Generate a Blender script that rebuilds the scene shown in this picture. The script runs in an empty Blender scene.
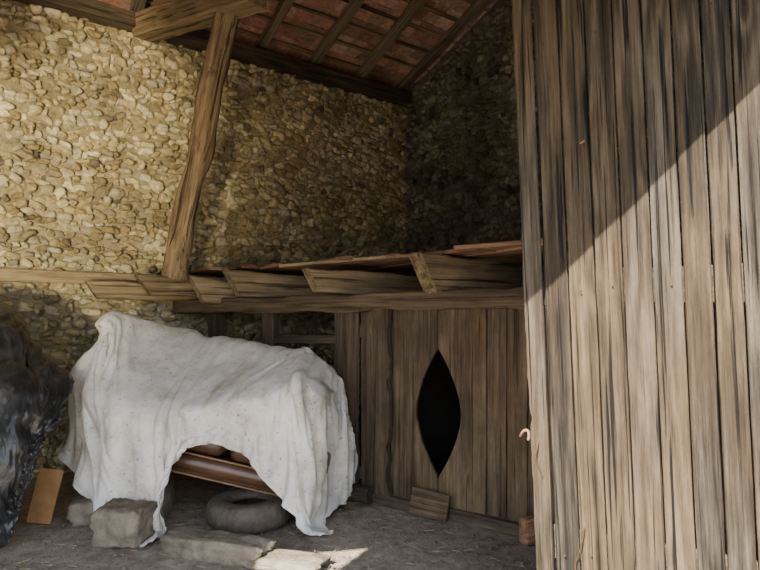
import bpy, bmesh, math, random
import numpy as np
from mathutils import Vector, Matrix, noise
random.seed(7); rng=np.random.default_rng(7)
SC=bpy.context.scene
COL=SC.collection
V=Vector
# ------------------------------------------------------------------ materials
def new_mat(name):
    m=bpy.data.materials.new(name); m.use_nodes=True
    nt=m.node_tree; b=nt.nodes["Principled BSDF"]
    return m,nt,b
def nd(nt,t,**kw):
    n=nt.nodes.new(t)
    for k,v in kw.items(): setattr(n,k,v)
    return n
def lk(nt,a,b): nt.links.new(a,b)
def math_n(nt,op,a,b=None,c=None):
    n=nd(nt,'ShaderNodeMath',operation=op)
    for i,x in enumerate((a,b,c)):
        if x is None: continue
        if isinstance(x,(int,float)): n.inputs[i].default_value=x
        else: lk(nt,x,n.inputs[i])
    return n.outputs[0]
def ramp(nt,fac,stops):
    r=nd(nt,'ShaderNodeValToRGB'); e=r.color_ramp.elements
    while len(e)<len(stops): e.new(.5)
    for i,(p,c) in enumerate(stops):
        e[i].position=p; e[i].color=(*c,1)
    lk(nt,fac,r.inputs[0]); return r.outputs[0]
def mixc(nt,fac,a,b,mode='MIX'):
    n=nd(nt,'ShaderNodeMix',data_type='RGBA',blend_type=mode)
    if isinstance(fac,(int,float)): n.inputs[0].default_value=fac
    else: lk(nt,fac,n.inputs[0])
    for i,x in ((6,a),(7,b)):
        if isinstance(x,tuple): n.inputs[i].default_value=(*x,1)
        else: lk(nt,x,n.inputs[i])
    return n.outputs[2]
def noise_n(nt,vec,scale,detail=4,rough=.55,dist=0):
    n=nd(nt,'ShaderNodeTexNoise'); n.inputs['Scale'].default_value=scale
    n.inputs['Detail'].default_value=detail; n.inputs['Roughness'].default_value=rough
    n.inputs['Distortion'].default_value=dist
    if vec is not None: lk(nt,vec,n.inputs['Vector'])
    return n.outputs['Fac']
def mapping(nt,vec,sc):
    m=nd(nt,'ShaderNodeMapping'); m.inputs['Scale'].default_value=sc
    lk(nt,vec,m.inputs['Vector']); return m.outputs[0]
def bump(nt,b,h,s,d):
    n=nd(nt,'ShaderNodeBump'); n.inputs['Strength'].default_value=s; n.inputs['Distance'].default_value=d
    lk(nt,h,n.inputs['Height']); lk(nt,n.outputs[0],b.inputs['Normal'])

def wood(name,dark,mid,light,ring=9,rw=.3,bs=.6,bd=.006,rough=.85,knots=True,tint=None,gs=1.0,cracks=.5,cs=45,contrast=2.4,grime=0):
    m,nt,b=new_mat(name)
    tc=nd(nt,'ShaderNodeTexCoord'); oi=nd(nt,'ShaderNodeObjectInfo')
    sc=nd(nt,'ShaderNodeVectorMath',operation='ADD')
    cx=nd(nt,'ShaderNodeCombineXYZ')
    r20=math_n(nt,'MULTIPLY',oi.outputs['Random'],37.0)
    lk(nt,r20,cx.inputs[0]); lk(nt,math_n(nt,'MULTIPLY',oi.outputs['Random'],11.3),cx.inputs[1]); lk(nt,r20,cx.inputs[2])
    lk(nt,tc.outputs['Object'],sc.inputs[0]); lk(nt,cx.outputs[0],sc.inputs[1])
    P=sc.outputs[0]
    f=noise_n(nt,mapping(nt,P,(.35*gs,5*gs,5*gs)),1.0,3,.5)
    if knots:
        vo=nd(nt,'ShaderNodeTexVoronoi'); vo.inputs['Scale'].default_value=1.0
        lk(nt,mapping(nt,P,(1.1,4.0,4.0)),vo.inputs['Vector'])
        k=math_n(nt,'EXPONENT',math_n(nt,'MULTIPLY',vo.outputs['Distance'],-7.0))
        f=math_n(nt,'ADD',f,math_n(nt,'MULTIPLY',k,.35))
    rg=math_n(nt,'SINE',math_n(nt,'MULTIPLY',f,ring*6.283))
    rg=math_n(nt,'MULTIPLY_ADD',rg,.5,.5)
    fine=noise_n(nt,mapping(nt,P,(3.0*gs,85*gs,85*gs)),1.0,6,.75)
    fine=math_n(nt,'MULTIPLY_ADD',math_n(nt,'SUBTRACT',fine,.5),contrast,.5)
    mids=noise_n(nt,mapping(nt,P,(.8*gs,24*gs,24*gs)),1.0,5,.65)
    mids=math_n(nt,'MULTIPLY_ADD',math_n(nt,'SUBTRACT',mids,.5),contrast,.5)
    blot=noise_n(nt,mapping(nt,P,(1.3,4,4)),1.0,5,.65)
    mixf=math_n(nt,'ADD',math_n(nt,'MULTIPLY',rg,rw),math_n(nt,'MULTIPLY',fine,.35))
    mixf=math_n(nt,'ADD',mixf,math_n(nt,'MULTIPLY',mids,.65-rw))
    mixf=math_n(nt,'ADD',mixf,math_n(nt,'MULTIPLY',math_n(nt,'SUBTRACT',blot,.5),.6))
    mixf=math_n(nt,'ADD',mixf,math_n(nt,'MULTIPLY',math_n(nt,'SUBTRACT',oi.outputs['Random'],.5),.22))
    c=ramp(nt,mixf,[(.18,dark),(.5,mid),(.9,light)])
    if knots:
        c=mixc(nt,ramp(nt,k,[(.55,(0,0,0)),(.8,(1,1,1))]),c,tuple(x*.5 for x in dark))
    if tint:
        tf=ramp(nt,noise_n(nt,mapping(nt,P,(.6,1.5,1.5)),1.3,3,.6),[(.40,(0,0,0)),(.60,(1,1,1))])
        tf2=math_n(nt,'MULTIPLY',tf,.65)
        c=mixc(nt,tf2,c,mixc(nt,mixf,tuple(x*.25 for x in tint),tuple(min(1,x*1.5) for x in tint)))
    if grime:
        gr=ramp(nt,noise_n(nt,mapping(nt,P,(1.6,3.5,3.5)),1.0,6,.7),[(.42,(1,1,1)),(.60,(0,0,0))])
        c=mixc(nt,math_n(nt,'MULTIPLY',gr,grime),c,mid,'MULTIPLY') if False else mixc(nt,math_n(nt,'MULTIPLY',gr,grime),c,tuple(x*1.1 for x in dark))
    cr=noise_n(nt,mapping(nt,P,(.9,cs,cs)),1.0,3,.6,.3)
    crf=ramp(nt,cr,[(.35,(1,1,1)),(.42,(0,0,0))])
    c=mixc(nt,math_n(nt,'MULTIPLY',crf,cracks),c,tuple(x*.3 for x in dark))
    lk(nt,c,b.inputs['Base Color']); b.inputs['Roughness'].default_value=rough
    b.inputs['Specular IOR Level'].default_value=.25
    h=math_n(nt,'ADD',math_n(nt,'MULTIPLY',fine,.6),math_n(nt,'MULTIPLY',rg,.9*rw))
    h=math_n(nt,'ADD',h,math_n(nt,'MULTIPLY',mids,.5))
    h=math_n(nt,'SUBTRACT',h,math_n(nt,'MULTIPLY',crf,1.2*cracks))
    bump(nt,b,h,bs,bd)
    return m
M_door=wood('door_weathered_oak',(.016,.0125,.0095),(.070,.057,.042),(.165,.142,.108),ring=7,rw=.30,bs=1.0,bd=.010,tint=(.15,.105,.058),cracks=.95,contrast=3.2,gs=1.15,grime=.35)
M_part=wood('partition_wood',(.030,.020,.012),(.11,.075,.043),(.21,.155,.09),ring=5,rw=.14,bs=.7,bd=.005,cracks=.6,tint=(.125,.105,.075),grime=.5)
M_beam=wood('joist_wood',(.09,.065,.036),(.26,.195,.115),(.46,.365,.23),ring=5,rw=.08,bs=.9,bd=.009,knots=False,cracks=.8,cs=28,grime=.35)
M_bear=wood('bearer_wood',(.04,.03,.018),(.115,.085,.052),(.22,.17,.108),ring=5,rw=.06,bs=.8,bd=.008,knots=False,cracks=.7,cs=28)
M_brace=wood('brace_wood',(.09,.06,.033),(.285,.205,.12),(.48,.37,.23),ring=4,rw=.08,bs=1.0,bd=.012,knots=False,cracks=.8,cs=26,grime=.3)
M_dark=wood('old_dark_wood',(.025,.019,.013),(.08,.06,.042),(.16,.125,.085),ring=5,rw=.12,bs=.7,bd=.006,knots=False)
M_deck=wood('deck_wood',(.07,.038,.024),(.22,.125,.075),(.38,.25,.16),ring=5,rw=.15,bs=.7,bd=.006,knots=False)
M_raft=wood('rafter_wood',(.06,.045,.033),(.17,.135,.095),(.29,.24,.175),ring=5,rw=.12,bs=.7,bd=.006,knots=False)

def stone_mat(name,mult=(1,1,1),bs=.7):
    m,nt,b=new_mat(name)
    at=nd(nt,'ShaderNodeVertexColor',layer_name='Col')
    tc=nd(nt,'ShaderNodeTexCoord')
    n1=noise_n(nt,tc.outputs['Object'],24,6,.7)
    n2=noise_n(nt,tc.outputs['Object'],1.3,6,.7)
    c=mixc(nt,1.0,at.outputs[0],ramp(nt,n1,[(.25,(.40,.35,.27)),(.5,(.88,.86,.82)),(.8,(1.32,1.28,1.2))]),'MULTIPLY')
    c=mixc(nt,1.0,c,ramp(nt,n2,[(.34,(.42,.39,.34)),(.6,(1.08,1.05,.97))]),'MULTIPLY')
    c=mixc(nt,1.0,c,mult,'MULTIPLY')
    lk(nt,c,b.inputs['Base Color']); b.inputs['Roughness'].default_value=.95
    b.inputs['Specular IOR Level'].default_value=.15
    bump(nt,b,n1,bs,.02)
    return m
M_stone=stone_mat('rubble_stone')
M_stone2=stone_mat('rubble_stone_shaded',(.45,.48,.58))  # darker bluish copy of the rubble, gable wall's shade put into the colour
def plain(name,c1,c2,scale=8,rough=.9,bs=.5,bd=.01,detail=8,spec=.2):
    m,nt,b=new_mat(name)
    tc=nd(nt,'ShaderNodeTexCoord')
    n1=noise_n(nt,tc.outputs['Object'],scale,detail,.65)
    n2=noise_n(nt,tc.outputs['Object'],scale*.15,3,.6)
    f=math_n(nt,'ADD',math_n(nt,'MULTIPLY',n1,.6),math_n(nt,'MULTIPLY',n2,.4))
    lk(nt,ramp(nt,f,[(.32,c1),(.66,c2)]),b.inputs['Base Color'])
    b.inputs['Roughness'].default_value=rough; b.inputs['Specular IOR Level'].default_value=spec
    bump(nt,b,n1,bs,bd); return m
M_mortar=plain('lime_mortar',(.17,.135,.075),(.42,.355,.225),16,bd=.04,bs=1)
M_mortar2=plain('lime_mortar_shaded',(.06,.055,.05),(.16,.145,.125),14,bd=.02,bs=.9)  # darker mortar copy, same gable shade put into the colour
M_dirt=plain('dirt_floor',(.12,.095,.07),(.40,.34,.27),11,bd=.04,bs=.8)
M_block=plain('limestone_block',(.07,.057,.042),(.29,.25,.19),8,bd=.04,bs=1)
M_rubber=plain('tyre_rubber',(.05,.042,.034),(.14,.115,.09),20,rough=.85,bd=.004)
M_leather=plain('brown_leather',(.03,.015,.009),(.12,.065,.036),5,rough=.32,bs=.35,bd=.01,spec=.55)
M_trim=plain('sofa_piping',(.12,.07,.04),(.24,.15,.09),9,rough=.5,bd=.003)
M_black=plain('void_dark',(.012,.011,.01),(.028,.025,.022),5)  # near-black, painted darkness for the baffle boards and hole back
M_iron=plain('rusty_iron',(.03,.02,.015),(.12,.06,.03),40,rough=.6,bd=.002)
M_orange=plain('orange_board',(.17,.09,.035),(.32,.18,.08),8,bd=.004)
M_pink=plain('faded_pink_ribbon',(.22,.10,.07),(.34,.18,.12),10,bd=.002)
M_straw=plain('straw',(.30,.24,.13),(.5,.42,.25),10,bd=.002)
def tile_mat():
    m,nt,b=new_mat('clay_tile')
    at=nd(nt,'ShaderNodeVertexColor',layer_name='Col'); tc=nd(nt,'ShaderNodeTexCoord')
    n1=noise_n(nt,tc.outputs['Object'],18,5,.6)
    c=mixc(nt,1.0,at.outputs[0],ramp(nt,n1,[(.3,(.55,.5,.46)),(.7,(1.1,1.08,1.08))]),'MULTIPLY')
    lk(nt,c,b.inputs['Base Color']); b.inputs['Roughness'].default_value=.9
    bump(nt,b,n1,.4,.006); return m
M_tile=tile_mat()
def cloth_mat():
    m,nt,b=new_mat('cotton_dust_sheet')
    tc=nd(nt,'ShaderNodeTexCoord')
    n1=noise_n(nt,tc.outputs['Object'],2.4,6,.7); n2=noise_n(nt,tc.outputs['Object'],8,6,.7)
    n3=noise_n(nt,tc.outputs['Object'],38,2,.5)
    c=ramp(nt,n1,[(.32,(.40,.36,.29)),(.48,(.61,.59,.54)),(.68,(.74,.735,.72))])
    st=ramp(nt,n2,[(.54,(0,0,0)),(.70,(1,1,1))])
    c=mixc(nt,math_n(nt,'MULTIPLY',st,.38),c,(.36,.30,.21))
    c=mixc(nt,math_n(nt,'MULTIPLY',ramp(nt,n3,[(.66,(0,0,0)),(.70,(1,1,1))]),.7),c,(.20,.145,.09))
    lk(nt,c,b.inputs['Base Color']); b.inputs['Roughness'].default_value=.9
    b.inputs['Specular IOR Level'].default_value=.1
    h=noise_n(nt,tc.outputs['Object'],11,6,.6,.8)
    bump(nt,b,h,.6,.018); return m
M_cloth=cloth_mat()
def tarp_mat():
    m,nt,b=new_mat('black_plastic_film')
    tc=nd(nt,'ShaderNodeTexCoord')
    h=noise_n(nt,mapping(nt,tc.outputs['Object'],(1.6,1.6,.8)),6,4,.55,1.5)
    n2=noise_n(nt,tc.outputs['Object'],5,5,.6)
    lk(nt,ramp(nt,n2,[(.4,(.012,.013,.014)),(.7,(.038,.039,.041))]),b.inputs['Base Color'])
    b.inputs['Roughness'].default_value=.36; b.inputs['Specular IOR Level'].default_value=.5
    bump(nt,b,h,.5,.03); return m
M_tarp=tarp_mat()
# ------------------------------------------------------------------ mesh helpers
def mkobj(name,verts,faces,mat,parent=None,M=None,smooth=True):
    me=bpy.data.meshes.new(name); me.from_pydata([tuple(v) for v in verts],[],faces); me.update()
    o=bpy.data.objects.new(name,me); COL.objects.link(o)
    if mat: me.materials.append(mat)
    if smooth: me.polygons.foreach_set('use_smooth',[True]*len(me.polygons))
    if parent: o.parent=parent
    if M is not None: o.matrix_world=M
    return o
def empty(name,loc=(0,0,0)):
    o=bpy.data.objects.new(name,None); COL.objects.link(o); o.location=(0,0,0); o.empty_display_size=.1
    return o
def frame(o,x,z):
    x=V(x).normalized(); z=V(z); z=(z-x*z.dot(x)).normalized(); y=z.cross(x)
    return Matrix(((x.x,y.x,z.x,o[0]),(x.y,y.y,z.y,o[1]),(x.z,y.z,z.z,o[2]),(0,0,0,1)))
def strip(name,M,st,t,mat,parent=None,c=.005,slant0=0,slant1=0,wob=.0,bow=0):
    """board: stations (x,y0,y1) along local X, thickness t along local Z"""
    vs=[];fs=[];n=len(st); seed=random.random()*100
    ymn=min(s[1] for s in st); ymx=max(s[2] for s in st)
    x0=st[0][0]; x1=st[-1][0]
    for i,(x,a,b) in enumerate(st):
        w0=wob*noise.noise(V((x*2.2,seed,0)))+wob*.5*noise.noise(V((x*9,seed,4)))
        w1=wob*noise.noise(V((x*2.2,seed,9)))+wob*.5*noise.noise(V((x*9,seed,14)))
        a+=w0; b+=w1; zc=bow*noise.noise(V((x*1.1,seed,30)))
        cc=min(c,max(1e-4,(b-a)*.3))
        ring=[(a+cc,-t/2),(b-cc,-t/2),(b,-t/2+cc),(b,t/2-cc),(b-cc,t/2),(a+cc,t/2),(a,t/2-cc),(a,-t/2+cc)]
        for (y,z) in ring:
            f=(y-ymn)/max(1e-6,ymx-ymn); xx=x
            k=(x-x0)/max(1e-6,x1-x0)
            xx+= slant0*f*(1-k)+slant1*f*k
            vs.append((xx,y,z+zc))
    for i in range(n-1):
        for j in range(8):
            a=i*8+j;b=i*8+(j+1)%8
            fs.append((a,b,b+8,a+8))
    fs.append(tuple(range(7,-1,-1))); fs.append(tuple((n-1)*8+j for j in range(8)))
    o=mkobj(name,vs,fs,mat,parent,M,smooth=False)
    bm=bmesh.new(); bm.from_mesh(o.data); bmesh.ops.recalc_face_normals(bm,faces=bm.faces); bm.to_mesh(o.data); bm.free()
    return o
def board(name,p0,p1,w,t,mat,zax,parent=None,wob=.006,seg=.12,taper=1.0,**kw):
    p0=V(p0);p1=V(p1);L=(p1-p0).length;n=max(2,int(L/seg)+1)
    M=frame(p0,p1-p0,zax)
    st=[]
    for i in range(n):
        k=i/(n-1); ww=w*(1+(taper-1)*k)
        st.append((L*k,-ww/2,ww/2))
    return strip(name,M,st,t,mat,parent,wob=wob,**kw)
def pole(name,pts,radii,mat,parent=None,sq=3.0,nseg=14,rough=.012,K=12):
    P=[V(p) for p in pts]
    M=frame(P[0],P[-1]-P[0],V((0,-1,.01))); Mi=M.inverted()
    Q=[Mi@p for p in P]
    samp=[];N=len(Q)
    for i in range(N-1):
        a=Q[max(0,i-1)];b=Q[i];c=Q[i+1];d=Q[min(N-1,i+2)]
        for k in range(K):
            t=k/K
            p=.5*((2*b)+(c-a)*t+(2*a-5*b+4*c-d)*t*t+(3*b-a-3*c+d)*t**3)
            samp.append((p,radii[i]*(1-t)+radii[i+1]*t))
    samp.append((Q[-1],radii[-1]))
    vs=[];fs=[]
    for p,r in samp:
        for j in range(nseg):
            a=2*math.pi*j/nseg; ca,sa=math.cos(a),math.sin(a)
            rr=r/((abs(ca)**sq+abs(sa)**sq)**(1/sq))
            rr+=rough*noise.noise(V((p.x*3,ca*1.5,sa*1.5+r*40)))
            vs.append((p.x,p.y+ca*rr,p.z+sa*rr))
    for i in range(len(samp)-1):
        for j in range(nseg):
            a=i*nseg+j;b=i*nseg+(j+1)%nseg
            fs.append((a,b,b+nseg,a+nseg))
    fs.append(tuple(range(nseg-1,-1,-1))); fs.append(tuple((len(samp)-1)*nseg+j for j in range(nseg)))
    o=mkobj(name,vs,fs,mat,parent,M)
    bm=bmesh.new(); bm.from_mesh(o.data); bmesh.ops.recalc_face_normals(bm,faces=bm.faces); bm.to_mesh(o.data); bm.free()
    return o
def rock(name,loc,size,rotz,mat,parent=None,amp=.05,sub=9,pw=5,seed=None):
    bm=bmesh.new(); bmesh.ops.create_cube(bm,size=2)
    bmesh.ops.subdivide_edges(bm,edges=bm.edges,cuts=sub*2,use_grid_fill=True)
    seed=random.random()*50 if seed is None else seed
    for v in bm.verts:
        d=v.co.copy(); l=(abs(d.x)**pw+abs(d.y)**pw+abs(d.z)**pw)**(1/pw); d/=l
        n=noise.noise(d*1.3+V((seed,0,0)))*1.2+.6*noise.noise(d*3.0+V((seed,3,0)))+.5*noise.noise(d*7+V((seed,7,0)))+.3*noise.noise(d*15+V((seed,9,0)))
        d*=1+amp*n*1.6
        v.co=V((d.x*size[0]/2,d.y*size[1]/2,d.z*size[2]/2))
    me=bpy.data.meshes.new(name); bm.to_mesh(me); bm.free()
    o=bpy.data.objects.new(name,me); COL.objects.link(o); me.materials.append(mat)
    me.polygons.foreach_set('use_smooth',[True]*len(me.polygons))
    o.location=loc; o.rotation_euler=(0,0,rotz)
    if parent: o.parent=parent
    return o
def rbox(name,M,size,mat,parent,bev=.05,seg=6):
    bm=bmesh.new(); bmesh.ops.create_cube(bm,size=1)
    for v in bm.verts: v.co=V((v.co.x*size[0],v.co.y*size[1],v.co.z*size[2]))
    bmesh.ops.bevel(bm,geom=bm.edges[:],offset=bev,segments=seg,profile=.5,affect='EDGES')
    me=bpy.data.meshes.new(name); bm.to_mesh(me); bm.free()
    me.polygons.foreach_set('use_smooth',[True]*len(me.polygons)); me.materials.append(mat)
    o=bpy.data.objects.new(name,me); COL.objects.link(o); o.parent=parent; o.matrix_world=M
    return o
def sstep(x): x=max(0,min(1,x)); return x*x*(3-2*x)
# ---- drape: grid mesh settled with the cloth solver over a supporting shell, then frozen to plain geometry
def drape(name,pts,nu,nv,mat,grow,shell_rows,pin_rows,frames=28,bend=.05,inset=.03,stiff=8,mass=.15,post=None,quality=5):
    fs=[]
    for i in range(nu-1):
        for j in range(nv-1):
            a=i*nv+j; fs.append((a,a+1,a+nv+1,a+nv))
    o=mkobj(name,pts,fs,mat)
    me=o.data; vn=[v.normal.copy() for v in me.vertices]
    out=V((0,-1,.6))
    sp=[];m=shell_rows[1]-shell_rows[0]
    for i in range(nu):
        for j in range(*shell_rows):
            k=i*nv+j; n=vn[k]
            if n.dot(out)<0 and j>nv*.34: n=-n
            sp.append(pts[k]-n*inset)
    sf_=[(i*m+j,i*m+j+1,(i+1)*m+j+1,(i+1)*m+j) for i in range(nu-1) for j in range(m-1)]
    sh=mkobj('tmp_support',sp,sf_,None)
    sh.modifiers.new('c','COLLISION'); sh.collision.thickness_outer=.012; sh.collision.thickness_inner=.05; sh.collision.cloth_friction=8
    sh.collision.use_culling=False
    fl=mkobj('tmp_ground',[(-6,2,0),(3,2,0),(3,8,0),(-6,8,0)],[(0,1,2,3)],None)
    fl.modifiers.new('c','COLLISION'); fl.collision.thickness_outer=.012; fl.collision.use_culling=False
    vg=o.vertex_groups.new(name='pin')
    for i in range(nu):
        for j in range(nv):
            if j<pin_rows: vg.add([i*nv+j],1.0,'REPLACE')
    md=o.modifiers.new('cloth','CLOTH'); s=md.settings
    s.vertex_group_mass='pin'; s.quality=quality; s.mass=mass
    s.tension_stiffness=stiff; s.compression_stiffness=stiff; s.shear_stiffness=stiff*.4; s.bending_stiffness=bend
    s.tension_damping=8; s.compression_damping=8; s.shear_damping=5; s.bending_damping=.6; s.air_damping=2.5
    s.shrink_min=-grow
    md.collision_settings.use_collision=True; md.collision_settings.distance_min=.01; md.collision_settings.collision_quality=2
    md.point_cache.frame_start=1; md.point_cache.frame_end=frames+2
    ok=True
    try:
        for f in range(1,frames+1): SC.frame_set(f)
        dg=bpy.context.evaluated_depsgraph_get()
        ev=o.evaluated_get(dg); m2=ev.to_mesh()
        co=np.empty(len(m2.vertices)*3); m2.vertices.foreach_get('co',co); ev.to_mesh_clear()
        co=co.reshape(-1,3); base=np.array([p[:] for p in pts])
        mv=np.linalg.norm(co-base,axis=1)
        print(name,'settle move mean/max',mv.mean(),mv.max())
        if not np.isfinite(co).all() or mv.mean()>.35: ok=False
    except Exception as e:
        print('cloth fail',e); ok=False
    o.modifiers.remove(md); SC.frame_set(1)
    if ok:
        o.data.vertices.foreach_set('co',co.ravel().astype(np.float32)); o.data.update()
    if post:
        nn=[v.normal.copy() for v in o.data.vertices]
        for i in range(nu):
            for j in range(nv):
                k=i*nv+j; v=o.data.vertices[k]; n=nn[k]
                if n.dot(out)<0 and j>nv*.34: n=-n
                v.co=v.co+n*post(i/(nu-1),j/(nv-1))
    for v in o.data.vertices:
        if v.co.z<.006: v.co.z=.006
    o.data.update()
    for t in (sh,fl):
        md_=t.data; bpy.data.objects.remove(t,do_unlink=True); bpy.data.meshes.remove(md_)
    o.vertex_groups.clear()
    sb=o.modifiers.new('sub','SUBSURF'); sb.levels=1; sb.render_levels=1
    th=o.modifiers.new('th','SOLIDIFY'); th.thickness=.002
    return o
# ------------------------------------------------------------------ layout frame of the barn
C=V((.38,8.5,0)); A=V((.821,.571,0)); N=V((.571,-.821,0))   # corner, along eave wall, across the barn
def ab(a,b,z=0): return C-A*a+N*b+V((0,0,z))
SL=.30; EAVE=5.0; RIDGE=4.0
def roofz(b): return EAVE+SL*(b if b<RIDGE else 2*RIDGE-b)
def lint_y(x): return 1.418+.19*x
def W(px,py,y): return V(((px-380)/560*y,y,1.6+(320-py)/560*y))
def cat(a,b,c,d,t): return .5*((2*b)+(c-a)*t+(2*a-5*b+4*c-d)*t*t+(3*b-a-3*c+d)*t**3)
def csamp(L,s):
    n=len(L)-1; s=max(0,min(n-1e-6,s)); i=int(s); t=s-i
    return cat(L[max(0,i-1)],L[i],L[i+1],L[min(n,i+2)],t)
def rdg(x,y,z): return 1-2.6*abs(noise.noise(V((x,y,z))))
# ------------------------------------------------------------------ dust sheet
cols=[((108,336,5.0),(70,376,4.80),(66,452,4.78)),
((115,314,5.10),(86,390,4.62),(82,470,4.50)),
((140,320,5.3),(108,404,4.45),(106,496,4.33)),
((172,329,5.4),(134,412,4.36),(132,514,4.12)),
((200,335,5.4),(156,414,4.34),(156,536,4.04)),
((212,337,5.4),(170,412,4.33),(165,486,4.15)),
((226,339,5.4),(186,408,4.32),(180,420,4.27)),
((248,344,5.3),(214,404,4.30),(210,418,4.25)),
((270,350,5.2),(246,398,4.27),(240,440,4.22)),
((290,353,5.05),(274,392,4.24),(270,482,4.12)),
((306,355,4.95),(298,384,4.26),(301,530,4.07)),
((319,362,4.92),(320,398,4.38),(318,498,4.42)),
((331,376,4.98),(335,416,4.66),(334,488,4.85)),
((341,396,5.15),(346,428,4.98),(350,478,5.14))]
CP=[]
for r_,b_,h_ in cols:
    R0=W(*r_);B0=W(*b_);H0=W(*h_)
    K0=R0+V((.02,.28,-.40)); Mx=R0.lerp(B0,.5)+V((0,-.01,.0)); M2=B0.lerp(H0,.5)
    CP.append([K0+V((0,.05,-.35)),K0,R0,Mx,B0,M2,H0])
NU,NV=200,112
G=[]
rowsamp=[[csamp(c,6*j/(NV-1)) for j in range(NV)] for c in CP]
for i in range(NU):
    s=(len(CP)-1)*i/(NU-1)
    G.append([csamp([rowsamp[k][j] for k in range(len(CP))],s) for j in range(NV)])
out=[]
def foldf(u,v):
    hang=sstep((v-.50)/.4); topz=1-hang
    w=u+(.30-u)*.55*(1-v)+.03*noise.noise(V((u*3,v*2.5,1)))
    r1=rdg(w*9.0,v*1.1,3.3); r3=rdg(w*4.0+v*3.0,(v-u)*2.5,5.1)
    r2=rdg(w*22,v*1.6+u*2,9.3)
    f1=math.sin(2*math.pi*(u*10.5+.8*noise.noise(V((u*3.1,v*1.0,0)))))
    am=.5+1.3*max(0,noise.noise(V((u*5,2,2)))+.3)
    return hang*(.028*am*f1+.016*r1+.008*r2)+topz*(.020*r1+.020*r3+.008*r2)
def postf(u,v):
    if v<.3: return 0
    hang=sstep((v-.42)/.35)
    w=u+(.30-u)*.55*(1-v)+.03*noise.noise(V((u*3,v*2.5,1)))
    f=.016*rdg(w*14,v*1.0,13.3)+.008*rdg(w*30,v*1.8,19.3)
    g=.016*rdg(w*10+v*5,v*4,21.3)+.007*rdg(w*24+v*8,v*7,27)
    a=.5+.9*max(0,noise.noise(V((u*6,7,2)))+.4)
    s_=math.sin(2*math.pi*(u*13.5+.7*noise.noise(V((u*4.1,v*.8,40)))))
    fp_=.026*a*math.copysign(abs(s_)**.8,s_)
    return (f+fp_)*hang+(f*1.0+g)*(1-hang)*.9-.006
for i in range(NU):
    for j in range(NV):
        p=G[i][j]
        du=G[min(NU-1,i+1)][j]-G[max(0,i-1)][j]; dv=G[i][min(NV-1,j+1)]-G[i][max(0,j-1)]
        n=dv.cross(du)
        n=n.normalized() if n.length>1e-9 else V((0,-1,0))
        if n.y>0 and j>NV*.35: n=-n
        u=i/(NU-1); v=j/(NV-1)
        q3=p+n*(foldf(u,v)-.006)*(1.0 if v>.3 else .3)
        q3.z=max(q3.z,.02)
        out.append(q3)
drape('dust_sheet',out,NU,NV,M_cloth,.10,(0,int(NV*.70)),int(NV*.12),frames=21,bend=.008,post=postf)
# ------------------------------------------------------------------ black plastic tarp
rows=[[(-90,330,5.2),(0,350,5.2),(25,365,5.1),(45,385,5.0),(62,395,4.95)],
[(-90,283,4.7),(0,302,4.7),(28,331,4.7),(50,360,4.65),(72,375,4.6)],
[(-100,345,4.3),(-6,352,4.3),(26,368,4.3),(50,388,4.3),(66,392,4.35)],
[(-110,400,4.1),(-10,405,4.1),(24,412,4.1),(42,420,4.15),(57,416,4.25)],
[(-120,475,3.95),(-14,478,3.95),(14,478,3.95),(32,462,4.0),(45,446,4.15)],
[(-130,556,3.75),(-20,546,3.82),(2,534,3.88),(20,509,4.0),(32,480,4.1)]]
CP=[[W(*q) for q in r] for r in rows]
TU,TV=110,110
out=[]
for i in range(TU):
    rowp=[csamp(r,4*i/(TU-1)) for r in CP]
    for j in range(TV):
        p=csamp(rowp,5*j/(TV-1))
        a_=p.x*4+p.z*1.2
        d=.022*(1-2*abs(noise.noise(V((a_,p.z*1.5,1)))))+.016*(1-2*abs(noise.noise(V((a_*2.0,p.z*4+p.x*2,4)))))+.008*(1-2*abs(noise.noise(V((a_*4,p.z*9-p.x*4,7)))))
        k=p+V((.15,-.9,.35)).normalized()*d
        k.z=max(k.z,.02)
        out.append(k)
def postt(u,v):
    if v<.15: return 0
    return .014*rdg(u*9+v*3,v*7,2)+.008*rdg(u*20-v*6,v*16,5)+.004*rdg(u*40,v*34,8)
drape('black_plastic_tarp',out,TU,TV,M_tarp,.09,(0,int(TV*.95)),int(TV*.14),frames=16,bend=.12,stiff=15,quality=4,post=postt)
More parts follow.
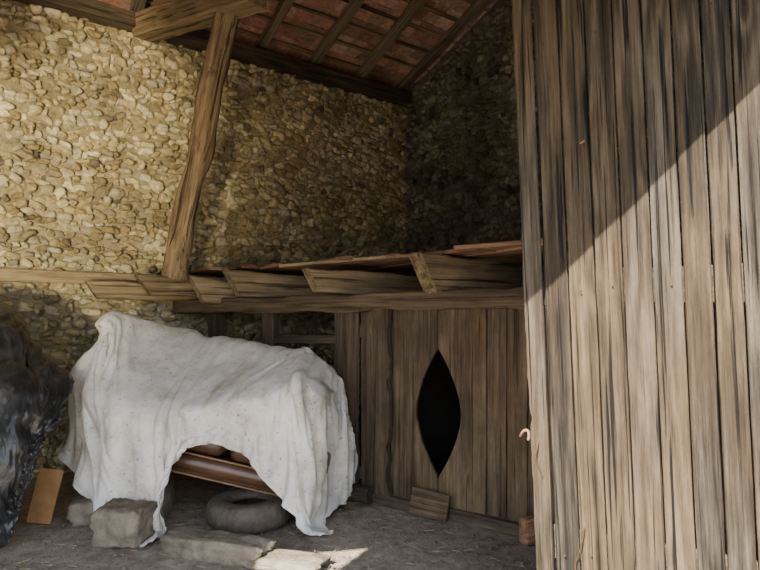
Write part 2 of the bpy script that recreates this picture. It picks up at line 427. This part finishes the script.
# ---- rubble stone wall
def icom(n):
    ico=bmesh.new(); bmesh.ops.create_icosphere(ico,subdivisions=n,radius=1)
    a=np.array([v.co[:] for v in ico.verts]); f=np.array([[v.index for v in f.verts] for f in ico.faces]); ico.free()
    return a,f
def stones(name,org,ax,nr,L,top,mat,parent,skip=None,palette=None,seedk=0,sub=3,hr=(.045,.092)):
    IV,IF=icom(sub); IVs=np.sign(IV)*np.abs(IV)**.72
    r=np.random.default_rng(11+seedk)
    items=[]; z=.03
    while z<7:
        h=r.uniform(*hr); x=-.05
        while x<L:
            w=r.uniform(.045,.15)*(h/.08)**.4
            zc=z+h/2+r.normal(0,.018); xc=x+w/2
            if zc<top(xc)-.06 and not(skip and skip(xc,zc)) and r.random()>.07:
                items.append((xc,zc,w,h*r.uniform(.7,1.2)))
            x+=w*1.0
        z+=h*.95
    n=len(items); it=np.array(items); nv=len(IV)
    print(name,n)
    D=np.repeat(IVs[None],n,0)
    for k in range(5):
        kv=r.normal(0,1.5+.6*k,(n,1,3)); ph=r.uniform(0,6.28,(n,1))
        D=D*(1+(.15/(1+k*.3))*np.cos((IV[None]*kv).sum(2)+ph))[:,:,None]
    rot=r.normal(0,.30,(n,1)); 
    dx=D[:,:,0]*it[:,2:3]*.53; dz=D[:,:,2]*it[:,3:4]*.53; dy=D[:,:,1]*r.uniform(.03,.08,(n,1))
    X=dx*np.cos(rot)-dz*np.sin(rot)+it[:,0:1]; Z=dx*np.sin(rot)+dz*np.cos(rot)+it[:,1:2]
    Y=dy+r.uniform(-.038,.012,(n,1))
    axn=np.array(ax[:]);nrn=np.array(nr[:]);og=np.array(org[:])
    co=og+X[:,:,None]*axn+Y[:,:,None]*nrn+Z[:,:,None]*np.array([0,0,1.])
    co=co.reshape(-1,3)
    F=(IF[None]+np.arange(n)[:,None,None]*nv).reshape(-1,3)
    me=bpy.data.meshes.new(name); me.vertices.add(len(co)); me.vertices.foreach_set('co',co.ravel())
    me.loops.add(F.size); me.loops.foreach_set('vertex_index',F.ravel().astype(np.int32))
    me.polygons.add(len(F)); me.polygons.foreach_set('loop_start',np.arange(0,F.size,3,dtype=np.int32))
    me.polygons.foreach_set('use_smooth',np.ones(len(F),dtype=bool))
    me.update(calc_edges=True)
    pal=np.array(palette); ci=r.choice(len(pal),n,p=[.34,.22,.17,.17,.07,.03]); c=pal[ci]*r.uniform(.76,1.2,(n,1))
    cc=np.ones((n,nv,4)); cc[:,:,:3]=c[:,None,:]
    at=me.color_attributes.new('Col','FLOAT_COLOR','POINT'); at.data.foreach_set('color',cc.ravel())
    me.materials.append(mat)
    o=bpy.data.objects.new(name,me); COL.objects.link(o); o.parent=parent
    return o
PAL=[(.54,.485,.335),(.67,.615,.455),(.45,.38,.235),(.54,.51,.42),(.35,.31,.225),(.22,.195,.155)]
wl=empty('wall_left')
LW=11.0
def quadwall(name,p,q,z0,z1a,z1b,th,nr,mat,parent):
    p=V(p);q=V(q);nr=V(nr)
    vs=[p+V((0,0,z0)),q+V((0,0,z0)),q+V((0,0,z1b)),p+V((0,0,z1a))]
    vs+= [v-nr*th for v in vs]
    return mkobj(name,vs,[(0,1,2,3),(7,6,5,4),(0,4,5,1),(1,5,6,2),(2,6,7,3),(3,7,4,0)],mat,parent,smooth=False)
quadwall('core',ab(LW,0),ab(-.4,0),-.1,EAVE+.05,EAVE+.05,.45,N,M_mortar,wl)
stones('stones',ab(7.4,0),A,N,7.4,lambda x:EAVE-.1,M_stone,wl,palette=PAL,
       skip=lambda x,z:(7.4-x)>3.0 and 1.98<z<2.12)
# gable wall with a putlog hole
wr=empty('wall_right')
hb,hz=.62,4.55
hs=.14
nA=-A
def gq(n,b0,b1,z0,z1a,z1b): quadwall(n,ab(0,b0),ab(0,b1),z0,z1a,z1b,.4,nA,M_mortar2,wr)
gq('core_1',-.4,hb-hs/2,-.1,EAVE,roofz(hb-hs/2))
gq('core_2',hb-hs/2,hb+hs/2,-.1,hz-.09,hz-.09)
gq('core_3',hb-hs/2,hb+hs/2,hz+.09,roofz(hb-hs/2),roofz(hb+hs/2))
gq('core_4',hb+hs/2,RIDGE,-.1,roofz(hb+hs/2),roofz(RIDGE))
gq('core_5',RIDGE,8.15,-.1,roofz(RIDGE),roofz(8.0))
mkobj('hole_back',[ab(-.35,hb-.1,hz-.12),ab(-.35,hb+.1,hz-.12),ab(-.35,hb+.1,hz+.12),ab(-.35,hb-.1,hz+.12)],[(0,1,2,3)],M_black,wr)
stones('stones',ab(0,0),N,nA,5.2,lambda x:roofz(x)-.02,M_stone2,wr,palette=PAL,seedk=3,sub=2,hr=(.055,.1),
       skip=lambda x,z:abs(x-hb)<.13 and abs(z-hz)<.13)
# front wall : right pier, unseen lintel set to cast the door shadow, far-left side
wf=empty('wall_front')
def fp(x,z=0): return V((x,lint_y(x),z))
FN=V((.187,-.982,0))
quadwall('pier',fp(2.10),fp(5.1),-.1,5.8,5.2,.4,-FN,M_mortar,wf)
quadwall('lintel_wall_1',fp(-1.76),fp(5.1),3.22,6.2,5.6,.02,-FN,M_mortar,wf)
quadwall('lintel_wall_2',fp(-2.34),fp(-1.76),3.44,6.3,6.2,.02,-FN,M_mortar,wf)  # unseen lintel raised here, a notch shaped for the floor's sun patch
quadwall('lintel_wall_3',fp(-7.6),fp(-2.34),3.22,6.6,6.3,.02,-FN,M_mortar,wf)
quadwall('sun_blocker_1',fp(-1.76),fp(-.10),2.62,3.24,3.24,.03,-FN,M_dark,wf)  # added unseen board, blocks sun to the right of the floor patch
quadwall('sun_blocker_2',fp(-4.2),fp(-2.34),2.62,3.24,3.24,.03,-FN,M_dark,wf)  # added unseen board, blocks sun to the left of the floor patch
quadwall('pier_left',fp(-7.6),fp(-5.2),-.1,3.3,3.3,.4,-FN,M_mortar,wf)
q0=ab(LW,0); q1=fp(-7.6)
quadwall('wall_end',q0,q1,-.1,5.2,6.6,.3,V((1,0,0)),M_mortar,wf)

# floor
nx,ny=150,150
vs=[];fs=[]
for j in range(ny):
    for i in range(nx):
        x=-10+16.5*i/(nx-1); y=-6+16*j/(ny-1)
        z=.012*noise.noise(V((x*1.3,y*1.3,0)))+.008*noise.noise(V((x*5,y*5,2)))-.010
        vs.append((x,y,z))
for j in range(ny-1):
    for i in range(nx-1):
        a=j*nx+i; fs.append((a,a+1,a+nx+1,a+nx))
mkobj('floor',vs,fs,M_dirt)
# ------------------------------------------------------------------ roof
rf=empty('roof')
tv=[];tf=[];tcx=[]
tp=[(.46,.26,.19),(.52,.31,.23),(.39,.21,.155),(.54,.37,.29),(.32,.20,.155)]
def tile_at(a,b,w,l):
    up=b<RIDGE
    c=ab(a,b)
    if c.y<lint_y(c.x)+.05: return
    s=SL if up else -SL
    ba=b-l/2; bb=b+l/2
    za=roofz(b)+.17-s*l/2+.01*(1 if up else -1); zb=roofz(b)+.17+s*l/2-.01*(1 if up else -1)
    i=len(tv); g=random.uniform(-.006,.006)
    for zz in (0,.018):
        for (aa,bb_,z_) in ((a-w/2,ba,za),(a+w/2,ba,za),(a+w/2,bb,zb),(a-w/2,bb,zb)):
            tv.append(ab(aa,bb_,z_+zz+g))
    tf.extend([(i,i+1,i+2,i+3),(i+7,i+6,i+5,i+4),(i,i+4,i+5,i+1),(i+1,i+5,i+6,i+2),(i+2,i+6,i+7,i+3),(i+3,i+7,i+4,i)])
    c=random.choice(tp); k=random.uniform(.8,1.25); tcx.extend([(c[0]*k,c[1]*k,c[2]*k,1)]*8)
b=-.3
while b<8.2:
    a=-.45+random.uniform(-.03,.03)
    while a<LW+.2:
        tile_at(a,b,.24,.37); a+=.225
    b+=.30
o=mkobj('tiles',tv,tf,M_tile,rf,smooth=False)
at=o.data.color_attributes.new('Col','FLOAT_COLOR','POINT'); at.data.foreach_set('color',np.array(tcx).ravel())
for nm,b0,b1 in(('underlay_1',-.3,RIDGE),('underlay_2',RIDGE,5.0)):
    mkobj(nm,[ab(-.5,b0,roofz(b0)+.23),ab(LW,b0,roofz(b0)+.23),ab(LW,b1,roofz(b1)+.23),ab(-.5,b1,roofz(b1)+.23)],[(0,1,2,3)],M_black,rf,smooth=False)
def bof(p): return (p-C).dot(N)
vv=[ab(-.5,5.0),ab(LW,5.0),fp(-7.6),fp(5.3)]
vv=[V((p.x,p.y,roofz(max(4,bof(p)))+.24)) for p in vv]
mkobj('underlay_3',vv,[(0,1,2),(0,2,3)],M_black,rf,smooth=False)
for i in range(15):
    a=.12+i*.74
    w=random.uniform(.10,.14)
    board('rafter_%d'%(i+1),ab(a,-.25,roofz(-.25)+.05),ab(a+random.uniform(-.05,.05),RIDGE,roofz(RIDGE)+.05),w,.10,M_raft,(0,0,1),rf,wob=.02,bow=.02)
    board('rafter_b%d'%(i+1),ab(a,RIDGE,roofz(RIDGE)+.05),ab(a,4.6,roofz(4.6)+.05),w,.12,M_raft,(0,0,1),rf)
for i in range(14):
    b=.12+i*.30
    if b>RIDGE: break
    board('batten_%d'%(i+1),ab(-.3,b,roofz(b)+.125),ab(LW-.2,b,roofz(b)+.125),.045,.03,M_brace,(-SL*N.x,-SL*N.y,1),rf,seg=.5,wob=.008)
board('wall_plate',ab(-.1,.10,EAVE-.10),ab(LW-.2,.10,EAVE-.10),.20,.16,M_dark,(0,0,1),rf,wob=.02,seg=.2)
board('purlin',ab(-.2,2.3,roofz(2.3)-.13),ab(LW-.2,2.3,roofz(2.3)-.13),.18,.2,M_dark,(0,0,1),rf,wob=.02,seg=.2)
board('ridge_beam',ab(-.2,RIDGE,roofz(RIDGE)-.13),ab(LW-.2,RIDGE,roofz(RIDGE)-.13),.2,.22,M_dark,(0,0,1),rf,wob=.02,seg=.2)
# tie beam and leaning brace
tb=empty('timber_brace')
pole('brace_post',[(-2.14,5.87,2.05),(-2.03,5.8,2.7),(-1.80,5.62,3.30),(-1.65,5.47,3.84),(-1.40,5.25,4.58)],[.125,.11,.105,.105,.105],M_brace,tb,sq=3.2,rough=.03)
board('tie_beam',(-2.66,6.28,4.88),(-1.05,4.90,4.48),.24,.25,M_brace,(.3,-.3,1),tb,wob=.03,seg=.15,c=.02)
board('post_cap_peg',(-1.38,5.10,4.50),(-1.36,5.4,4.50),.03,.03,M_dark,(0,0,1),tb)
board('wall_ledge_timber',ab(7.6,.03,2.05),ab(3.55,.03,2.05),.12,.13,M_beam,(0,0,1),None,wob=.02,c=.012)
# ------------------------------------------------------------------ hayloft
hl=empty('hayloft')
PD=V((-.829,.559,0)); PN=V((-.559,-.829,0)); P0=V((1.154,4.17,0))
def pt(t,off=0,z=0): return P0+PD*t+PN*off+V((0,0,z))
board('bearer_beam',pt(-2.0,.0,1.755),pt(4.22,.0,1.755),.15,.17,M_bear,PN,hl,wob=.03,c=.012)
J=[((.279,4.456),2.125,.30,.17,.16),((-.684,5.106),2.075,.235,.15,.13),((-1.58,5.71),2.09,.24,.15,.14),
   ((-1.99,5.87),2.035,.25,.13,.13),((-2.556,5.84),2.07,.22,.14,.16),((-3.06,5.80),2.01,.20,.12,.12),
   ((1.25,3.95),2.10,.28,.16,.12),((2.2,3.4),2.10,.28,.16,.12)]
for i,((x,y),zt,h,w,sl) in enumerate(J):
    p=V((x,y,0)); L=(C-p).dot(A)-.02
    d=A.copy()
    zc=zt-h/2
    zc2=1.84+h/2 if i not in(5,) else zc
    M=frame((x,y,zc),V((d.x,d.y,(max(zc,zc2)-zc)/L)),N)
    up=(M.to_3x3()@V((0,1,0))).z
    n=max(3,int(L/.15)); st=[(L*k/(n-1),-h/2,h/2) for k in range(n)]
    s0=sl
    if up>0:
        st=[(st[0][0]+s0,st[0][1],st[0][2])]+st[2:] ; sla=-s0
    else: sla=s0
    strip('joist_%d'%(i+1),M,st,w,M_beam,hl,c=.014,slant0=sla,wob=.035)
a=.12;i=0
while a<3.5:
    w=random.uniform(.2,.27)
    lim=3.99-2.575*(a-1.833)-random.uniform(.0,.25)+.1
    lim=min(lim,6.0)
    if lim>.4:
        i+=1
        board('deck_board_%d'%i,ab(a,.06,2.155+random.uniform(-.005,.008)),ab(a,lim,2.15+random.uniform(0,.02)),w*.96,.032,M_deck,(0,0,1),hl,wob=.012,seg=.3)
    a+=w
board('loose_board_1',(-.95,5.55,2.13),(.72,4.60,2.165),.16,.03,M_beam,(0,0,1),hl,wob=.015)
board('loose_board_2',(.62,4.46,2.165),(1.55,3.98,2.18),.2,.035,M_deck,(0,0,1),hl,wob=.015)
# ------------------------------------------------------------------ plank partition with almond opening
pp=empty('plank_partition')
def vboard(name,t0,t1,z0,z1,th,mat,off=0,wob=.006,cut0=None,cut1=None,bow=.0):
    M=frame(pt(0,off,0),(0,0,1),PN)
    yv=(M.to_3x3()@V((0,1,0))).dot(PD)
    st=[];n=max(8,int((z1-z0)/.035))
    for k in range(n):
        z=z0+(z1-z0)*k/(n-1)
        a=t0+(cut0(z) if cut0 else 0); b=t1-(cut1(z) if cut1 else 0)
        st.append((z,a,b) if yv>0 else (z,-b,-a))
    return strip(name,M,st,th,mat,pp,wob=wob,bow=bow,c=.004)
LZ,LH,LWd=.835,.53,.205
def lens(z):
    q=abs(z-LZ)/LH
    return LWd*(1-q**1.7) if q<1 else 0
TC=.808
TOP=1.69
rightb=[-2.0,-1.72,-1.4,-1.1,-.82,-.52,-.24,.05,.215,.378]
for i in range(len(rightb)-1):
    vboard('plank_%d'%(i+1),rightb[i]+.005,rightb[i+1]-.004,.03,TOP,.028,M_part,off=random.uniform(-.008,.008))
vboard('plank_lens_right',.382,TC-.0025,.03,TOP,.03,M_part,wob=.0,cut1=lens)
vboard('plank_lens_left',TC+.0025,1.245,.03,TOP,.03,M_part,wob=.0,cut0=lens)
vboard('rough_slab_post',1.262,1.43,.0,TOP+.03,.06,M_part,off=.035,wob=.07)
vboard('plank_a',1.20,1.62,.03,TOP,.03,M_dark,off=-.04)
vboard('plank_b',1.63,1.90,.03,TOP,.03,M_dark,off=-.005)
for i,(t0,t1,z1) in enumerate([(1.92,2.1,.9),(2.11,2.32,.92),(2.33,2.55,.88),(2.56,2.8,.9),(2.82,3.05,.9),(3.06,3.3,.9),(3.3,3.6,.9),(3.6,3.9,.9)]):
    vboard('low_plank_%d'%(i+1),t0,t1,.03,z1,.03,M_dark)
vboard('post_1',2.70,2.85,0,TOP,.12,M_dark,off=-.05,wob=.02)
vboard('post_2',3.55,3.70,0,TOP,.12,M_dark,off=-.05,wob=.02)
board('mid_rail',pt(1.9,-.03,1.42),pt(2.75,-.03,1.40),.08,.06,M_dark,PN,pp)
board('ledge_rail',pt(-2.0,-.06,1.5),pt(1.9,-.06,1.5),.11,.05,M_dark,PN,pp)
board('ledge_rail_low',pt(-2.0,-.06,.2),pt(1.9,-.06,.2),.11,.05,M_dark,PN,pp)
board('sill',pt(-2.0,.02,.035),pt(1.5,.03,.035),.10,.09,M_dark,(0,0,1),pp,wob=.03)
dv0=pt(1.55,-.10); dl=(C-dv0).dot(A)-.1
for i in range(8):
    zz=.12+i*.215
    board('light_baffle_%d'%(i+1),dv0+V((0,0,zz)),dv0+A*dl+V((0,0,zz)),.216,.03,M_black,N,pp,seg=.4)  # added boards, coloured black, block light so the almond opening stays dark
board('sill_log',pt(1.42,.10,.07),pt(2.25,.14,.08),.14,.13,M_dark,(0,0,1),None,wob=.04,c=.03)
board('wood_offcut',pt(.66,.115,.10),pt(1.00,.12,.115),.20,.025,M_part,PN+V((0,0,.25)),None,wob=.015)
rock('fallen_brick',(1.07,4.02,.09),(.13,.10,.20),.5,M_deck,None,amp=.03)
# ------------------------------------------------------------------ big weathered door
dr=empty('door_1')
DL=V((.70,2.70,0)); DD=V((.848,-.530,0)).normalized(); DN=V((-.53,-.848,0)).normalized()
edges=[0,.095,.21,.329,.446,.565,.678,.785,.888,1.0,1.11,1.22,1.33,1.45,1.56]
LEAN=.042
upv=V((0,0,1))-DD*LEAN
def rag(z):
    r=.0
    if z<1.75: r+=.006*max(0,min(1,(1.75-z)/.9))
    r+=.003*noise.noise(V((z*7,3,1)))+.004*noise.noise(V((z*19,5,1)))+.003*noise.noise(V((z*40,5,1)))
    r+=.010*math.exp(-((z-1.13)/.03)**2)
    return r
for i in range(len(edges)-1):
    g0=random.uniform(.003,.006)
    u0,u1=edges[i]+g0,edges[i+1]-random.uniform(.002,.004)
    org=DL+DN*random.uniform(-.011,.011)+V((0,0,1.6))
    M=frame(org,upv,DN)
    s=(M.to_3x3()@V((0,1,0))).dot(DD)
    st=[];n=110
    z0=.07+random.uniform(-.02,.03)
    for k in range(n):
        z=z0+(3.72-z0)*k/(n-1)
        a=u0+(rag(z) if i==0 else 0); b_=u1
        st.append((z-1.6,a,b_) if s>0 else (z-1.6,-b_,-a))
    strip('plank_%d'%(i+1),M,st,.028,M_door,dr,c=.004,wob=.0018,bow=.0)
for k,z in enumerate((.55,1.75,2.95)):
    p=DL-DN*.045+V((0,0,z))-DD*LEAN*(z-1.6)
    board('ledge_%d'%(k+1),p+DD*.06,p+DD*1.55,.16,.04,M_dark,DN,dr)
bm=bmesh.new()
for z in (.5,1.72,2.9):
    for i in range(len(edges)-1):
        if random.random()<.3: continue
        u=(edges[i]+edges[i+1])/2+random.uniform(-.02,.02)
        p=DL+DD*(u-LEAN*(z-1.6))+DN*.019+V((0,0,z+random.uniform(-.04,.04)))
        bmesh.ops.create_uvsphere(bm,u_segments=8,v_segments=5,radius=.005,matrix=Matrix.Translation(p))
me=bpy.data.meshes.new('nails'); bm.to_mesh(me); bm.free(); me.materials.append(M_iron)
o=bpy.data.objects.new('nails',me); COL.objects.link(o); o.parent=dr
def wire(name,pts,r,mat,parent):
    cu=bpy.data.curves.new(name,'CURVE'); cu.dimensions='3D'; cu.bevel_depth=r; cu.bevel_resolution=3
    sp=cu.splines.new('NURBS'); sp.points.add(len(pts)-1)
    for i,p in enumerate(pts): sp.points[i].co=(*p,1)
    sp.use_endpoint_u=True; sp.order_u=3
    cu.materials.append(mat); o=bpy.data.objects.new(name,cu); COL.objects.link(o); o.parent=parent; return o
def dp(u,z,off=.02): return DL+DD*(u-LEAN*(z-1.6))+DN*off+V((0,0,z))
wire('bent_nail',[dp(.31,2.41),dp(.315,2.40,.05),dp(.30,2.39,.06)],.004,M_orange,dr)
wire('iron_hook',[dp(.05,1.05),dp(.045,1.0,.04),dp(.035,.96,.05),dp(.045,.92,.04),dp(.06,.86,.03)],.004,M_iron,dr)
wire('wire_loop',[dp(.24,.66),dp(.22,.55,.03),dp(.19,.5,.03),dp(.2,.42,.03),dp(.24,.36,.03)],.003,M_iron,dr)
wire('pink_ribbon',[dp(-.045,1.04,.01),dp(-.02,1.08,.03),dp(.01,1.07,.03),dp(.0,1.03,.03)],.006,M_pink,dr)
# ------------------------------------------------------------------ old sofa under the sheet
sf=empty('old_leather_sofa')
R=Matrix.Rotation(math.radians(13),4,'Y')
B=Matrix.Translation((-1.0,4.9,.235))@R
def sp_(x,y,z): return B@Matrix.Translation((x,y,z))
rbox('base_rail',sp_(-.28,-.05,.09),(1.60,.84,.17),M_leather,sf,.06)
rbox('front_roll',sp_(-.28,-.43,.115),(1.58,.15,.15),M_leather,sf,.072)
rbox('seat_cushion_1',sp_(-.66,-.10,.28),(.72,.76,.18),M_leather,sf,.085)
rbox('seat_cushion_2',sp_(.09,-.10,.28),(.72,.76,.18),M_leather,sf,.085)
rbox('backrest',sp_(-.28,.36,.50),(1.6,.2,.58),M_leather,sf,.09)
rbox('arm_left',sp_(-1.03,-.05,.30),(.16,.80,.42),M_leather,sf,.07)
rbox('arm_right',sp_(.47,-.05,.24),(.12,.76,.32),M_leather,sf,.055)
def wl2(pts,r,n): return wire(n,[B@V(p) for p in pts],r,M_trim,sf)
wl2([(-1.05,-.49,.195),(-.3,-.493,.195),(.5,-.49,.195)],.009,'piping_1')
wl2([(-1.05,-.465,.02),(-.3,-.468,.02),(.5,-.465,.02)],.008,'piping_2')
wl2([(-1.0,-.478,.34),(-.66,-.482,.35),(-.32,-.478,.34)],.007,'piping_3')
wl2([(-.25,-.478,.34),(.1,-.482,.35),(.43,-.478,.34)],.007,'piping_4')
for i,(x,y,l) in enumerate([(-.95,-.36,.14),(-.95,.3,.14)]):
    p=B@V((x,y,0)); board('leg_%d'%(i+1),(p.x,p.y,.25),(p.x,p.y,p.z+.03),.07,.07,M_dark,(0,-1,0),sf)
def tyre(name,loc,R_,r,h):
    prof=[]
    for k in range(20):
        a=2*math.pi*k/20; ca,sa=math.cos(a),math.sin(a)
        x=math.copysign(abs(ca)**.6,ca); y=math.copysign(abs(sa)**.75,sa)
        prof.append((R_-r+r*x, y*h/2,ca))
    seg=120;vs=[];fs=[]
    for i in range(seg):
        a=2*math.pi*i/seg
        for k,(rr,z,ca) in enumerate(prof):
            q=rr-(.012 if (ca>.55 and (i+ (k%2))%3==0) else 0)
            vs.append((q*math.cos(a),q*math.sin(a),z))
    for i in range(seg):
        for k in range(20):
            a=i*20+k;b=i*20+(k+1)%20;c=((i+1)%seg)*20+(k+1)%20;d=((i+1)%seg)*20+k
            if k in(9,10): continue
            fs.append((a,d,c,b))
    o=mkobj(name,vs,fs,M_rubber); o.location=loc
    s=o.modifiers.new('s','SOLIDIFY'); s.thickness=.01
    return o
tyre('car_tyre',(-1.03,4.44,.102),.335,.10,.20)
rock('stone_block',(-1.85,4.06,.125),(.36,.28,.27),-.25,M_block,None,.06,pw=9)
rock('stone_block',(-1.92,4.62,.12),(.36,.45,.25),.1,M_block,None,.05,pw=9)
rock('stone_slab',(-1.12,3.82,.05),(.76,.22,.16),-.32,M_block,None,.08,pw=7)
rock('stone_slab',(-.62,3.66,.02),(.50,.24,.08),-.30,M_block,None,.08,pw=7)
rock('stone_block',(-2.32,4.50,.08),(.3,.3,.18),.4,M_block,None,.08,pw=6)
board('plywood_offcut',(-2.66,4.36,.02),(-2.60,4.44,.42),.17,.018,M_orange,(.3,-1,0),None)
# ------------------------------------------------------------------ straw & gravel
vs=[];fs=[]
r=np.random.default_rng(5)
for k in range(3200):
    x=r.uniform(-2.6,1.3); y=r.uniform(3.5,5.0)
    s=r.uniform(.003,.010)*(2.2 if r.random()<.06 else 1); i=len(vs)
    if (V((x,y,0))-P0).dot(PN)<.12: continue
    for d in ((1,0,0),(-1,0,0),(0,1,0),(0,-1,0),(0,0,1),(0,0,-1)):
        kx=s*r.uniform(.6,1.3)
        vs.append((x+d[0]*kx,y+d[1]*kx,s*.3+d[2]*kx*.7))
    for t in ((0,2,4),(2,1,4),(1,3,4),(3,0,4),(2,0,5),(1,2,5),(3,1,5),(0,3,5)): fs.append(tuple(i+q for q in t))
for k in range(260):
    x=r.uniform(-2.4,1.2); y=r.uniform(3.55,4.9); L=r.uniform(.02,.07); a=r.uniform(0,3.14); w=.0016
    if (V((x,y,0))-P0).dot(PN)<.12: continue
    d=V((math.cos(a),math.sin(a),r.uniform(-.03,.03)))*L; s_=V((-math.sin(a),math.cos(a),0))*w; i=len(vs); p=V((x,y,.006))
    for e in (p,p+d):
        vs+= [e-s_,e+s_,e+V((0,0,.003))]
    fs+=[(i,i+1,i+4,i+3),(i+1,i+2,i+5,i+4),(i+2,i,i+3,i+5)]
o=mkobj('floor_litter',vs,fs,M_block)
o.data.materials.append(M_straw)
for p in o.data.polygons:
    if len(p.vertices)==4: p.material_index=1
# ------------------------------------------------------------------ light
w=bpy.data.worlds.new('World'); SC.world=w; w.use_nodes=True; nt=w.node_tree
bg=nt.nodes['Background']; tc=nd(nt,'ShaderNodeTexCoord'); sx=nd(nt,'ShaderNodeSeparateXYZ'); lk(nt,tc.outputs['Generated'],sx.inputs[0])
c=ramp(nt,math_n(nt,'MULTIPLY_ADD',sx.outputs[2],.5,.5),[(.0,(.30,.26,.19)),(.49,(.45,.43,.36)),(.53,(.94,.98,1.03)),(1.0,(.50,.68,1.0))])
lk(nt,c,bg.inputs[0]); bg.inputs[1].default_value=2.1
sun=bpy.data.lights.new('sun','SUN'); sun.energy=15; sun.angle=.009; sun.color=(1,.91,.76)
so=bpy.data.objects.new('sun',sun); COL.objects.link(so)
S=V((-.35,-.60,.72)); so.rotation_euler=S.to_track_quat('Z','Y').to_euler(); so.location=(-4,-6,9)
# added fill spot imitating bounced sunlight, brightens the left wall through the doorway
sp=bpy.data.lights.new('wall_fill_spot','SPOT'); sp.energy=4300; sp.color=(1,.86,.54); sp.shadow_soft_size=.6
sp.spot_size=math.radians(34); sp.spot_blend=.85
spo=bpy.data.objects.new('wall_fill_spot',sp); COL.objects.link(spo); spo.location=(-1.2,-5.0,.6)
spo.rotation_euler=(V((-4.6,5.6,3.7))-V(spo.location)).to_track_quat('-Z','Y').to_euler()
# ------------------------------------------------------------------ camera
cam=bpy.data.cameras.new('camera'); co=bpy.data.objects.new('camera',cam); COL.objects.link(co)
cam.sensor_width=36; cam.lens=560/760*36; cam.shift_y=35/760; cam.clip_start=.05
co.location=(0,0,1.6); co.rotation_euler=(math.pi/2,0,0); SC.camera=co
SC.view_settings.view_transform='AgX'
SC.view_settings.exposure=1.0
